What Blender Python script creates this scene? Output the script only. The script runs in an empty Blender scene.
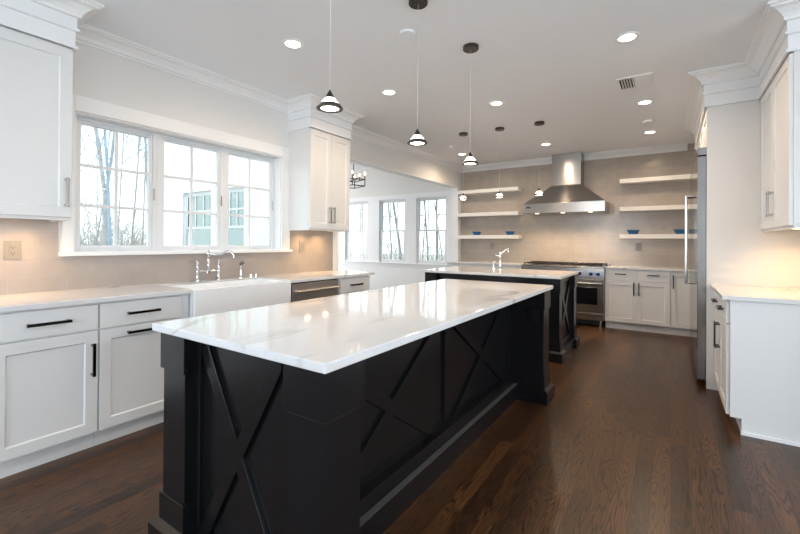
import bpy, bmesh, math, random
from mathutils import Vector, Matrix
random.seed(7)
R = math.radians
PI = math.pi
S = bpy.context.scene
COL = S.collection

# ------------------------------------------------------------ camera
yaw, pitch, roll = R(-33.77), R(0.284), R(0.362)
Fv = Vector((math.sin(yaw)*math.cos(pitch), math.cos(yaw)*math.cos(pitch), math.sin(pitch)))
r0 = Vector((math.cos(yaw), -math.sin(yaw), 0)); u0 = r0.cross(Fv)
Rv = r0*math.cos(roll) + u0*math.sin(roll)
Uv = -r0*math.sin(roll) + u0*math.cos(roll)
cam = bpy.data.cameras.new('camera'); cam_o = bpy.data.objects.new('camera', cam); COL.objects.link(cam_o)
M = Matrix((Rv, Uv, -Fv)).transposed().to_4x4(); M.translation = Vector((0, 0, 1.2765))
cam_o.matrix_world = M
cam.sensor_width = 36; cam.lens = 405.6/800*36
cam.shift_y = -(267-240.8)/800
cam.clip_start = 0.05; cam.clip_end = 200
S.camera = cam_o

# ------------------------------------------------------------ world, exposure
S.view_settings.view_transform = 'Standard'; S.view_settings.look = 'None'
S.view_settings.gamma = 1; S.view_settings.use_curve_mapping = False
S.view_settings.exposure = 0.70
W = bpy.data.worlds.new('world'); S.world = W; W.use_nodes = True
bg = W.node_tree.nodes['Background']
bg.inputs[0].default_value = (0.84, 0.93, 1.0, 1); bg.inputs[1].default_value = 2.0
LAMP = 0.65          # scale of every lamp in the room
WARM = (1.0, 0.76, 0.53)
S.cycles.max_bounces = 10; S.cycles.diffuse_bounces = 6; S.cycles.transparent_max_bounces = 16

SX0_P = -8.2
def portal(loc, rot, sx, sy):
    l = bpy.data.lights.new('window_portal', 'AREA'); l.shape = 'RECTANGLE'; l.size = sx; l.size_y = sy
    l.cycles.is_portal = True
    o = bpy.data.objects.new('window_portal', l); COL.objects.link(o); o.location = loc; o.rotation_euler = rot
portal((-3.66, 2.04, 1.71), (0, R(-90), 0), 1.0, 1.84)
portal((-5.3, 7.62, 1.55), (R(-90), 0, 0), 2.9, 1.4)

def daylight(loc, rot, sx, sy, p, c=(.88, .94, 1.0)):
    l = bpy.data.lights.new('window_daylight', 'AREA'); l.shape = 'RECTANGLE'; l.size = sx; l.size_y = sy; l.energy = p; l.color = c
    o = bpy.data.objects.new('window_daylight', l); COL.objects.link(o); o.location = loc; o.rotation_euler = rot
# daylight lamps added to brighten the rooms: behind the camera, right side, sunroom
daylight((-1.95, -2.78, 1.68), (R(90), 0, 0), 1.9, 1.55, 42, (.80, .90, 1.0))
daylight((2.15, -2.78, 1.68), (R(90), 0, 0), 1.7, 1.55, 36, (.80, .90, 1.0))
daylight((3.38, -.95, 1.65), (0, R(90), 0), 1.7, 2.1, 24)
daylight((3.38, 1.55, 1.65), (0, R(90), 0), 1.7, 2.1, 24)
daylight((-8.42, 5.78, 1.55), (0, R(-90), 0), 2.4, 3.25, 50, (1, .97, .93))

# ------------------------------------------------------------ dimensions
XW = -3.538      # kitchen face of the left wall
YB = 7.503       # kitchen face of the back wall
XR = 0.95        # kitchen face of the right wall
H = 2.80         # ceiling
T = 0.93         # worktop height

# ------------------------------------------------------------ materials
def new_mat(n):
    m = bpy.data.materials.new(n); m.use_nodes = True
    return m, m.node_tree, m.node_tree.nodes['Principled BSDF']
def nd(t, typ, **kw):
    n = t.nodes.new(typ)
    for k, v in kw.items(): setattr(n, k, v)
    return n
def simple(n, c, rough=.5, metal=0., bump=0., bscale=200., var=.03, spec=.5, emit=None, es=0, stretch=None):
    m, t, p = new_mat(n)
    p.inputs['Roughness'].default_value = rough; p.inputs['Metallic'].default_value = metal
    p.inputs['Specular IOR Level'].default_value = spec
    tc = nd(t, 'ShaderNodeTexCoord'); mp = nd(t, 'ShaderNodeMapping')
    if stretch: mp.inputs['Scale'].default_value = stretch
    no = nd(t, 'ShaderNodeTexNoise'); no.inputs['Scale'].default_value = bscale; no.inputs['Detail'].default_value = 3
    t.links.new(tc.outputs['Object'], mp.inputs[0]); t.links.new(mp.outputs[0], no.inputs['Vector'])
    mx = nd(t, 'ShaderNodeMix', data_type='RGBA')
    mx.inputs[6].default_value = (*[max(0, x*(1-var)) for x in c], 1); mx.inputs[7].default_value = (*[min(1, x*(1+var)) for x in c], 1)
    t.links.new(no.outputs['Fac'], mx.inputs[0]); t.links.new(mx.outputs[2], p.inputs['Base Color'])
    if bump:
        b = nd(t, 'ShaderNodeBump'); b.inputs['Strength'].default_value = bump; b.inputs['Distance'].default_value = .002
        t.links.new(no.outputs['Fac'], b.inputs['Height']); t.links.new(b.outputs[0], p.inputs['Normal'])
    if emit:
        p.inputs['Emission Color'].default_value = (*emit, 1); p.inputs['Emission Strength'].default_value = es
    return m

MT = {}
MT['wall'] = simple('wall_paint', (.73, .725, .71), .7, bump=.05)
MT['ceil'] = simple('ceiling_paint', (.81, .84, .88), .8, bump=.04)
MT['trim'] = simple('trim_white', (.80, .81, .82), .35, var=.01)
MT['cab'] = simple('cabinet_white', (.70, .70, .695), .38, var=.01)
MT['black'] = simple('island_black', (.0056, .0057, .0068), .24, spec=.42, var=.3, bump=.06, bscale=40, stretch=(1, 1, .15))
MT['steel'] = simple('brushed_steel', (.40, .38, .36), .25, 1., var=.10, bscale=30, stretch=(1, 1, 60))
MT['steel'].node_tree.nodes['Principled BSDF'].inputs['Anisotropic'].default_value = .85; MT['steel'].node_tree.nodes['Principled BSDF'].inputs['Anisotropic Rotation'].default_value = .25
_t = MT['steel'].node_tree; _tg = nd(_t, 'ShaderNodeTangent', direction_type='RADIAL', axis='Z'); _t.links.new(_tg.outputs[0], _t.nodes['Principled BSDF'].inputs['Tangent'])
MT['steeld'] = simple('satin_steel', (.60, .56, .52), .42, 1., var=.08, bscale=30, stretch=(1, 1, 60))
MT['steelf'] = simple('refrigerator_steel', (.45, .445, .44), .14, 1., var=.05, bscale=20, stretch=(40, 40, 1))
MT['steelh'] = simple('polished_steel', (.66, .65, .64), .16, 1., var=.02)
MT['chrome'] = simple('chrome', (.72, .72, .73), .06, 1., var=.01)
MT['nickel'] = simple('dark_nickel', (.13, .125, .12), .2, 1., var=.03)
MT['nickelb'] = simple('bright_nickel', (.42, .40, .38), .14, 1., var=.03)
MT['paler'] = simple('paler_ledge', (.085, .08, .078), .6, var=.2, bscale=25)  # paler grey than the island's black
MT['bronze'] = simple('dark_bronze', (.075, .068, .062), .35, .8, var=.1)
MT['iron'] = simple('cast_iron', (.015, .015, .016), .5, .3, var=.1)
MT['glassblk'] = simple('oven_glass', (.008, .008, .01), .06, var=.05)
MT['ceramic'] = simple('white_fireclay', (.84, .85, .86), .12, var=.005)
MT['blue'] = simple('blue_ceramic', (.01, .12, .30), .15, var=.1)
MT['shelf'] = simple('shelf_white', (.82, .80, .77), .4, var=.01)
MT['plate'] = simple('outlet_taupe', (.27, .25, .235), .4, var=.02)
MT['plateblk'] = simple('outlet_black', (.004, .004, .005), .5, spec=.2, var=.05)
MT['dark'] = simple('dark_slot', (.012, .012, .012), .6, var=.05)
MT['vinyl'] = simple('window_vinyl', (.70, .725, .75), .4, var=.01)
MT['siding'] = simple('white_siding', (.80, .82, .83), .7, var=.02)
MT['bark'] = simple('tree_bark', (.34, .335, .335), .9, var=.4, bscale=12)
MT['barkd'] = simple('tree_bark_dark', (.13, .125, .12), .9, var=.4, bscale=12)
MT['barkb'] = simple('tree_bark_cool', (.26, .36, .46), .9, var=.3, bscale=12)
MT['twig'] = simple('brush_twigs', (.34, .32, .30), .9, var=.3, bscale=5)
MT['snow'] = simple('pale_ground', (.45, .43, .40), .9, var=.2, bscale=1.5)
MT['lens'] = simple('lamp_lens', (.9, .88, .85), .4, emit=(1, .86, .68), es=9)
MT['acry'] = simple('acrylic_glow', (.9, .9, .9), .3, emit=(1, .86, .70), es=3.2)
MT['puck'] = simple('puck_lens', (.9, .9, .9), .3, emit=(1, .72, .42), es=5)
MT['bulb'] = simple('candle_bulb', (.9, .9, .9), .3, emit=(1, .78, .5), es=6)
MT['led'] = simple('blue_knob_halo', (.05, .2, .6), .3, emit=(.12, .35, 1.), es=.9)
MT['wire'] = simple('white_cord', (.75, .75, .74), .5, var=.02)
MT['brass'] = simple('warm_candle_sleeve', (.25, .10, .05), .45, var=.1)

def glass_mat():
    m, t, p = new_mat('window_glass'); t.nodes.remove(p)
    out = t.nodes['Material Output']
    tr = nd(t, 'ShaderNodeBsdfTransparent'); tr.inputs[0].default_value = (.95, .985, .975, 1)
    gl = nd(t, 'ShaderNodeBsdfGlossy'); gl.inputs['Roughness'].default_value = .02
    no = nd(t, 'ShaderNodeTexNoise'); no.inputs['Scale'].default_value = .6
    mr = nd(t, 'ShaderNodeMapRange'); mr.inputs[3].default_value = .05; mr.inputs[4].default_value = .09
    mx = nd(t, 'ShaderNodeMixShader')
    t.links.new(no.outputs['Fac'], mr.inputs[0]); t.links.new(mr.outputs[0], mx.inputs[0])
    t.links.new(tr.outputs[0], mx.inputs[1]); t.links.new(gl.outputs[0], mx.inputs[2]); t.links.new(mx.outputs[0], out.inputs[0])
    return m
MT['glass'] = glass_mat()
MT['glassg'] = MT['glass'].copy(); MT['glassg'].name = 'greenish_window_glass'
for _n in MT['glassg'].node_tree.nodes:
    if _n.type == 'BSDF_TRANSPARENT': _n.inputs[0].default_value = (.46, .50, .49, 1)

def mathn(t, op, a, b=None, c=None):
    n = nd(t, 'ShaderNodeMath', operation=op)
    for i, v in enumerate((a, b, c)):
        if v is None: continue
        if isinstance(v, (int, float)): n.inputs[i].default_value = v
        else: t.links.new(v, n.inputs[i])
    return n.outputs[0]

def quartz():
    m, t, p = new_mat('white_veined_quartz')
    p.inputs['Roughness'].default_value = .07; p.inputs['Specular IOR Level'].default_value = .55
    g = nd(t, 'ShaderNodeNewGeometry'); mp = nd(t, 'ShaderNodeMapping')
    mp.inputs['Rotation'].default_value = (0, 0, R(28)); mp.inputs['Scale'].default_value = (1.0, .34, 1)
    t.links.new(g.outputs['Position'], mp.inputs[0])
    def vein(scale, w, dist, off):
        a = nd(t, 'ShaderNodeMapping'); a.inputs['Location'].default_value = off; t.links.new(mp.outputs[0], a.inputs[0])
        n = nd(t, 'ShaderNodeTexNoise'); n.inputs['Scale'].default_value = scale; n.inputs['Detail'].default_value = 4
        n.inputs['Roughness'].default_value = .45; n.inputs['Distortion'].default_value = dist; t.links.new(a.outputs[0], n.inputs['Vector'])
        d = mathn(t, 'ABSOLUTE', mathn(t, 'SUBTRACT', n.outputs['Fac'], .5))
        r = nd(t, 'ShaderNodeMapRange'); r.inputs[1].default_value = 0; r.inputs[2].default_value = w; r.inputs[3].default_value = 1; r.inputs[4].default_value = 0
        t.links.new(d, r.inputs[0])
        k = nd(t, 'ShaderNodeTexNoise'); k.inputs['Scale'].default_value = scale*1.3; t.links.new(a.outputs[0], k.inputs['Vector'])
        kr = nd(t, 'ShaderNodeMapRange'); kr.inputs[1].default_value = .45; kr.inputs[2].default_value = .62; t.links.new(k.outputs['Fac'], kr.inputs[0])
        return mathn(t, 'MULTIPLY', r.outputs[0], kr.outputs[0])
    v = mathn(t, 'ADD', mathn(t, 'MULTIPLY', vein(1.5, .017, .5, (0, 0, 0)), .8), mathn(t, 'MULTIPLY', vein(2.7, .007, .8, (4, 2, 1)), .25))
    mx = nd(t, 'ShaderNodeMix', data_type='RGBA'); mx.inputs[6].default_value = (.68, .68, .685, 1); mx.inputs[7].default_value = (.36, .345, .33, 1)
    t.links.new(v, mx.inputs[0]); t.links.new(mx.outputs[2], p.inputs['Base Color'])
    return m
MT['quartz'] = quartz()

def oak_floor():
    m, t, p = new_mat('dark_oak_planks'); p.inputs['Specular IOR Level'].default_value = .38
    g = nd(t, 'ShaderNodeNewGeometry'); sx = nd(t, 'ShaderNodeSeparateXYZ'); t.links.new(g.outputs['Position'], sx.inputs[0])
    X, Y = sx.outputs[0], sx.outputs[1]
    w, L = .083, 1.15
    xs = mathn(t, 'DIVIDE', X, w); ix = mathn(t, 'FLOOR', xs); fx = mathn(t, 'FRACT', xs)
    wn = nd(t, 'ShaderNodeTexWhiteNoise', noise_dimensions='1D'); t.links.new(ix, wn.inputs['W'])
    ys = mathn(t, 'ADD', mathn(t, 'DIVIDE', Y, L), mathn(t, 'MULTIPLY', wn.outputs['Value'], 7.3))
    iy = mathn(t, 'FLOOR', ys); fy = mathn(t, 'FRACT', ys)
    cid = nd(t, 'ShaderNodeCombineXYZ'); t.links.new(ix, cid.inputs[0]); t.links.new(iy, cid.inputs[1])
    w2 = nd(t, 'ShaderNodeTexWhiteNoise', noise_dimensions='2D'); t.links.new(cid.outputs[0], w2.inputs['Vector'])
    rnd = w2.outputs['Value']
    # cathedral grain: contour lines of a stretched noise, shifted per plank
    gv = nd(t, 'ShaderNodeCombineXYZ')
    t.links.new(mathn(t, 'MULTIPLY', X, 8.5), gv.inputs[0]); t.links.new(mathn(t, 'MULTIPLY', Y, .5), gv.inputs[1]); t.links.new(mathn(t, 'MULTIPLY', rnd, 37.), gv.inputs[2])
    n1 = nd(t, 'ShaderNodeTexNoise'); n1.inputs['Scale'].default_value = 1.6; n1.inputs['Detail'].default_value = 2.5; n1.inputs['Roughness'].default_value = .45
    t.links.new(gv.outputs[0], n1.inputs['Vector'])
    rings = mathn(t, 'FRACT', mathn(t, 'MULTIPLY', n1.outputs['Fac'], 27.))
    rr = nd(t, 'ShaderNodeMapRange', interpolation_type='SMOOTHSTEP'); rr.inputs[1].default_value = .0; rr.inputs[2].default_value = .5; t.links.new(rings, rr.inputs[0])
    # fine pores
    fv = nd(t, 'ShaderNodeCombineXYZ'); t.links.new(mathn(t, 'MULTIPLY', X, 230.), fv.inputs[0]); t.links.new(mathn(t, 'MULTIPLY', Y, 9.), fv.inputs[1]); t.links.new(mathn(t, 'MULTIPLY', rnd, 11.), fv.inputs[2])
    n2 = nd(t, 'ShaderNodeTexNoise'); n2.inputs['Scale'].default_value = 1.; n2.inputs['Detail'].default_value = 2; t.links.new(fv.outputs[0], n2.inputs['Vector'])
    cr = nd(t, 'ShaderNodeValToRGB')
    e = cr.color_ramp.elements; e[0].color = (.003, .0016, .0012, 1); e[1].color = (.165, .068, .022, 1)
    e.new(.5).color = (.029, .0128, .006, 1)
    val = mathn(t, 'ADD', mathn(t, 'MULTIPLY', rr.outputs[0], .46), mathn(t, 'ADD', mathn(t, 'MULTIPLY', n2.outputs['Fac'], .42), mathn(t, 'MULTIPLY', mathn(t, 'SUBTRACT', rnd, .5), .26)))
    t.links.new(val, cr.inputs[0])
    # joints
    ex = mathn(t, 'MINIMUM', fx, mathn(t, 'SUBTRACT', 1., fx)); ey = mathn(t, 'MULTIPLY', mathn(t, 'MINIMUM', fy, mathn(t, 'SUBTRACT', 1., fy)), L/w)
    ee = mathn(t, 'MINIMUM', ex, ey)
    jr = nd(t, 'ShaderNodeMapRange'); jr.inputs[1].default_value = .0; jr.inputs[2].default_value = .018; t.links.new(ee, jr.inputs[0])
    mx = nd(t, 'ShaderNodeMix', data_type='RGBA'); mx.inputs[6].default_value = (.012, .007, .005, 1)
    t.links.new(jr.outputs[0], mx.inputs[0]); t.links.new(cr.outputs[0], mx.inputs[7]); t.links.new(mx.outputs[2], p.inputs['Base Color'])
    ro = nd(t, 'ShaderNodeMapRange'); ro.inputs[3].default_value = .24; ro.inputs[4].default_value = .40; t.links.new(n2.outputs['Fac'], ro.inputs[0]); t.links.new(ro.outputs[0], p.inputs['Roughness'])
    b = nd(t, 'ShaderNodeBump'); b.inputs['Strength'].default_value = .25; b.inputs['Distance'].default_value = .001
    t.links.new(mathn(t, 'ADD', mathn(t, 'MULTIPLY', rr.outputs[0], .4), jr.outputs[0]), b.inputs['Height']); t.links.new(b.outputs[0], p.inputs['Normal'])
    return m
MT['floor'] = oak_floor()

def tile(name, axis, c1, c2, grout, tw=.305, th=.102):
    m, t, p = new_mat(name)
    g = nd(t, 'ShaderNodeNewGeometry'); sx = nd(t, 'ShaderNodeSeparateXYZ'); t.links.new(g.outputs['Position'], sx.inputs[0])
    cv = nd(t, 'ShaderNodeCombineXYZ'); t.links.new(sx.outputs[axis], cv.inputs[0]); t.links.new(mathn(t, 'SUBTRACT', sx.outputs[2], T), cv.inputs[1])
    br = nd(t, 'ShaderNodeTexBrick'); t.links.new(cv.outputs[0], br.inputs['Vector'])
    br.inputs['Scale'].default_value = 1; br.inputs['Brick Width'].default_value = tw; br.inputs['Row Height'].default_value = th
    br.inputs['Mortar Size'].default_value = .0013; br.inputs['Mortar Smooth'].default_value = .2
    br.inputs['Color1'].default_value = (*c1, 1); br.inputs['Color2'].default_value = (*c2, 1); br.inputs['Mortar'].default_value = (*grout, 1)
    no = nd(t, 'ShaderNodeTexNoise'); no.inputs['Scale'].default_value = 9; t.links.new(g.outputs['Position'], no.inputs['Vector'])
    mx = nd(t, 'ShaderNodeMix', data_type='RGBA', blend_type='MULTIPLY'); mx.inputs[0].default_value = .18
    t.links.new(br.outputs['Color'], mx.inputs[6]); t.links.new(no.outputs['Fac'], mx.inputs[7]); t.links.new(mx.outputs[2], p.inputs['Base Color'])
    p.inputs['Roughness'].default_value = .22
    b = nd(t, 'ShaderNodeBump'); b.inputs['Strength'].default_value = .35; b.inputs['Distance'].default_value = .002; b.invert = True
    t.links.new(mathn(t, 'ADD', br.outputs['Fac'], mathn(t, 'MULTIPLY', no.outputs['Fac'], .25)), b.inputs['Height']); t.links.new(b.outputs[0], p.inputs['Normal'])
    return m
MT['tileL'] = tile('beige_tile_side', 1, (.40, .35, .315), (.43, .375, .335), (.47, .42, .38))
MT['tileB'] = tile('beige_tile_back', 0, (.43, .375, .322), (.46, .40, .345), (.53, .49, .45))

# ------------------------------------------------------------ mesh helpers
class MB:
    def __init__(s): s.bm = bmesh.new()
    def box(s, x0, x1, y0, y1, z0, z1):
        x0, x1 = sorted((x0, x1)); y0, y1 = sorted((y0, y1)); z0, z1 = sorted((z0, z1))
        v = [s.bm.verts.new(p) for p in ((x0,y0,z0),(x1,y0,z0),(x1,y1,z0),(x0,y1,z0),(x0,y0,z1),(x1,y0,z1),(x1,y1,z1),(x0,y1,z1))]
        for f in ((3,2,1,0),(4,5,6,7),(0,1,5,4),(1,2,6,5),(2,3,7,6),(3,0,4,7)): s.bm.faces.new([v[i] for i in f])
        return s
    def prism(s, a, b):
        """two matching loops of points joined by side faces"""
        va = [s.bm.verts.new(p) for p in a]; vb = [s.bm.verts.new(p) for p in b]; n = len(a)
        s.bm.faces.new(va[::-1]); s.bm.faces.new(vb)
        for i in range(n): s.bm.faces.new((va[i], va[(i+1) % n], vb[(i+1) % n], vb[i]))
        return s
    def tube(s, pts, r, seg=10, caps=True):
        pts = [Vector(p) for p in pts]; rs = r if isinstance(r, (list, tuple)) else [r]*len(pts)
        rings = []; ref = None
        for i, p in enumerate(pts):
            d = (pts[min(i+1, len(pts)-1)] - pts[max(i-1, 0)]).normalized()
            if ref is None:
                ref = Vector((0, 0, 1)) if abs(d.z) < .9 else Vector((1, 0, 0))
            a = d.cross(ref).normalized(); b = a.cross(d).normalized(); ref = b
            rings.append([s.bm.verts.new(p + (a*math.cos(2*PI*k/seg) + b*math.sin(2*PI*k/seg))*rs[i]) for k in range(seg)])
        for A, B in zip(rings, rings[1:]):
            for k in range(seg): s.bm.faces.new((A[k], A[(k+1) % seg], B[(k+1) % seg], B[k]))
        if caps and seg > 2: s.bm.faces.new(rings[0][::-1]); s.bm.faces.new(rings[-1])
        return s
    def lathe(s, prof, c=(0, 0, 0), seg=24, mat=None):
        c = Vector(c); rings = []
        for (r, z) in prof:
            if r < 1e-6: rings.append([s.bm.verts.new(c + Vector((0, 0, z)))])
            else: rings.append([s.bm.verts.new(c + Vector((r*math.cos(2*PI*k/seg), r*math.sin(2*PI*k/seg), z))) for k in range(seg)])
        for A, B in zip(rings, rings[1:]):
            for k in range(seg):
                q = [A[k % len(A)], A[(k+1) % len(A)], B[(k+1) % len(B)], B[k % len(B)]]
                u = []
                for x in q:
                    if x not in u: u.append(x)
                if len(u) > 2: s.bm.faces.new(u)
        return s
    def sweep(s, path, prof):
        """profile [(out, z)] swept along a polyline; out is to the right of travel; mitred"""
        n = len(path); secs = []
        P = [Vector((x, y, 0)) for x, y in path]
        N = []
        for i in range(n-1):
            d = (P[i+1]-P[i]).normalized(); N.append(Vector((d.y, -d.x, 0)))
        for i in range(n):
            a = N[max(i-1, 0)]; b = N[min(i, n-2)]
            o = (a+b)/(1+a.dot(b))
            secs.append([s.bm.verts.new(P[i] + o*q[0] + Vector((0, 0, q[1]))) for q in prof])
        k = len(prof)
        for A, B in zip(secs, secs[1:]):
            for j in range(k): s.bm.faces.new((A[j], B[j], B[(j+1) % k], A[(j+1) % k]))
        s.bm.faces.new(secs[0]); s.bm.faces.new(secs[-1][::-1])
        return s
    def build(s, name, mat, parent=None, bevel=0., smooth=False, label=None):
        bmesh.ops.recalc_face_normals(s.bm, faces=s.bm.faces[:])
        me = bpy.data.meshes.new(name); s.bm.to_mesh(me); s.bm.free()
        me.materials.append(MT[mat] if isinstance(mat, str) else mat)
        o = bpy.data.objects.new(name, me); COL.objects.link(o)
        if smooth:
            for p in me.polygons: p.use_smooth = True
            me.set_sharp_from_angle(angle=R(38))
        if bevel:
            md = o.modifiers.new('bevel', 'BEVEL'); md.width = bevel; md.segments = 2; md.limit_method = 'ANGLE'; md.angle_limit = R(40)
        if parent: o.parent = parent
        if label: o['label'] = label
        return o
def B(*a): return MB().box(*a)

def thing(name, label, cat, loc=(0, 0, 0), rz=0, group=None):
    o = bpy.data.objects.new(name, None); COL.objects.link(o); o.location = loc; o.rotation_euler = (0, 0, rz); o.empty_display_size = .1
    o['label'] = label; o['category'] = cat
    if group: o['group'] = group
    return o
def tag(o, label, cat, group=None, kind=None):
    o['label'] = label; o['category'] = cat
    if group: o['group'] = group
    if kind: o['kind'] = kind
    return o
def struct(o): o['kind'] = 'structure'; return o
def kids(o): return [c for c in COL.objects if c.parent == o]
def copy_tree(o, parent=None, linked=True):
    c = o.copy(); COL.objects.link(c)
    if parent: c.parent = parent
    for ch in kids(o): copy_tree(ch, c)
    return c
def lamp(name, kind, loc, energy, color=WARM, size=.05, parent=None, spot=None, blend=.6, rot=(0, 0, 0)):
    l = bpy.data.lights.new(name, kind); l.energy = energy*LAMP; l.color = color
    if kind == 'SPOT': l.spot_size = R(spot or 120); l.spot_blend = blend; l.shadow_soft_size = size
    elif kind == 'POINT': l.shadow_soft_size = size
    elif kind == 'AREA': l.size = size
    o = bpy.data.objects.new(name, l); COL.objects.link(o); o.location = loc; o.rotation_euler = rot
    if parent: o.parent = parent
    return o

def wall_holes(name, axis, c0, c1, a0, a1, z0, z1, holes, mat):
    """wall slab between c0..c1 across its thickness, a0..a1 along it, with rectangular holes (a0,a1,z0,z1)"""
    m = MB()
    As = sorted({a0, a1, *[h[0] for h in holes], *[h[1] for h in holes]})
    for p, q in zip(As, As[1:]):
        mid = (p+q)/2
        hs = sorted([h for h in holes if h[0] < mid < h[1]], key=lambda h: h[2])
        z = z0
        for h in hs + [(0, 0, z1, z1)]:
            if h[2] > z + 1e-5:
                if axis == 'x': m.box(c0, c1, p, q, z, h[2])
                else: m.box(p, q, c0, c1, z, h[2])
            z = h[3]
    bmesh.ops.remove_doubles(m.bm, verts=m.bm.verts[:], dist=1e-5)
    return struct(m.build(name, mat))

# ------------------------------------------------------------ room shell
struct(B(-8.2, 3.3, -2.7, 7.66, -.12, 0).build('floor', 'floor'))
struct(B(XW-.14, 3.3, -2.7, YB+.14, H, H+.15).build('ceiling', 'ceil'))
wall_holes('wall_left', 'x', XW-.14, XW, -2.7, YB+.14, 0, H, [(1.105, 2.95, 1.19, 2.205), (3.85, 7.36, 0, 2.39)], 'wall')
struct(B(XW, XR+.14, YB, YB+.14, 0, H).build('wall_back', 'tileB'))
struct(B(XR, XR+.14, 3.35, YB, 0, H).build('wall_right', 'wall'))
struct(B(XR+.14, 3.3, 3.35, 3.49, 0, H).build('wall_right_return', 'wall'))
wall_holes('wall_right_front', 'x', 3.16, 3.3, -2.56, 3.35, 0, H, [(-2.0, .1, .8, 2.5), (.5, 2.6, .8, 2.5)], 'wall')
wall_holes('wall_front', 'y', -2.7, -2.56, XW, 3.3, 0, H, [(-2.9, -1.0, .9, 2.45), (1.3, 3.0, .9, 2.45)], 'wall')
# backsplash tile
m = MB(); m.box(XW, XW+.008, .35, 1.02, T, 1.43).box(XW, XW+.008, 1.02, 3.08, T, 1.167).box(XW, XW+.008, 3.08, 3.765, T, 1.43)
struct(m.build('trim_1', 'tileL'))
struct(B(XR-.008, XR, 3.5, 4.53, T, 1.40).build('trim_2', 'tileL'))

# crown mouldings of the room
CZ = H - .10
ROOM_CROWN = [(0, CZ), (.012, CZ), (.014, CZ+.012), (.028, CZ+.016), (.04, CZ+.04), (.07, CZ+.066), (.098, CZ+.074), (.098, CZ+.084), (.115, CZ+.088), (.115, H), (0, H)]
FULL_CROWN = [(0, 2.50), (.018, 2.50), (.018, 2.516), (.006, 2.52), (.006, 2.607), (.022, 2.612), (.022, 2.628), (.012, 2.633), (.012, 2.695), (.028, 2.70), (.032, 2.716),
              (.045, 2.738), (.075, 2.764), (.104, 2.772), (.104, 2.782), (.12, 2.786), (.12, H), (0, H)]
k = 3
for pth in ([(XW, .985), (XW, 3.04)], [(XW, 3.70), (XW, YB), (-1.705, YB)], [(-1.235, YB), (.20, YB)]):
    struct(MB().sweep(pth, ROOM_CROWN).build('trim_%d' % k, 'trim')); k += 1
# opening casing to the sunroom (flat jamb boards)
m = MB(); m.box(XW-.152, XW+.012, 3.77, 3.862, 0, 2.395).box(XW-.152, XW+.012, 7.348, 7.44, 0, 2.395).box(XW-.152, XW+.004, 3.862, 7.348, 2.378, 2.395)
struct(m.build('trim_%d' % k, 'trim', bevel=.003)); k += 1

# ------------------------------------------------------------ kitchen window over the sink
m = MB()
m.box(XW, XW+.02, 1.04, 1.105, 1.196, 2.315).box(XW, XW+.02, 2.95, 3.062, 1.196, 2.315).box(XW, XW+.02, 1.105, 2.95, 2.205, 2.315)   # casing
m.box(XW-.14, XW, 1.105, 1.117, 1.19, 2.205).box(XW-.14, XW, 2.938, 2.95, 1.19, 2.205).box(XW-.14, XW, 1.105, 2.95, 2.193, 2.205)   # jamb liners
struct(m.build('trim_%d' % k, 'trim', bevel=.002)); k += 1
struct(B(XW-.085, XW+.05, 1.02, 3.08, 1.168, 1.196).build('trim_%d' % k, 'trim', bevel=.006)); k += 1      # stool
XG = XW-.115
def casement(n, y0, y1):
    z0, z1 = 1.192, 2.191
    o = MB(); f = .035
    o.box(XG-.025, XG+.025, y0, y0+f, z0, z1).box(XG-.025, XG+.025, y1-f, y1, z0, z1).box(XG-.025, XG+.025, y0+f, y1-f, z0, z0+f*.6).box(XG-.025, XG+.025, y0+f, y1-f, z1-f*.6, z1)
    w = struct(o.build('window_%d' % n, 'vinyl', bevel=.003))
    g = .028; a0, a1, b0, b1 = y0+f, y1-f, z0+f*.6, z1-f*.6
    s = MB(); s.box(XG-.016, XG+.016, a0, a0+g, b0, b1).box(XG-.016, XG+.016, a1-g, a1, b0, b1).box(XG-.016, XG+.016, a0+g, a1-g, b0, b0+g).box(XG-.016, XG+.016, a0+g, a1-g, b1-g, b1)
    s.build('sash', 'vinyl', w, bevel=.003)
    a0, a1, b0, b1 = a0+g, a1-g, b0+g, b1-g
    q = MB(); ym = (a0+a1)/2; q.box(XG-.010, XG+.010, ym-.011, ym+.011, b0, b1)
    for i in (1, 2): zz = b0+(b1-b0)*i/3; q.box(XG-.0095, XG+.0095, a0, a1, zz-.011, zz+.011)
    q.build('muntin', 'vinyl', w)
    B(XG-.003, XG+.003, a0, a1, b0, b1).build('glass_pane', 'glass', w)
    c = MB(); c.box(XG+.016, XG+.034, ym+.02, ym+.10, z0+.008, z0+.02).tube([(XG+.03, ym+.09, z0+.02), (XG+.045, ym+.05, z0+.03), (XG+.045, ym+.02, z0+.03)], .005, 8)
    c.build('crank_handle', 'vinyl', w)
    l = MB(); l.box(XG+.016, XG+.03, y1-.03, y1-.018, 1.62, 1.72); l.build('sash_lock', 'steelh', w, label='metal sash lock')
casement(1, 1.117, 1.712); casement(2, 1.712, 2.327); casement(3, 2.327, 2.938)

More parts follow.
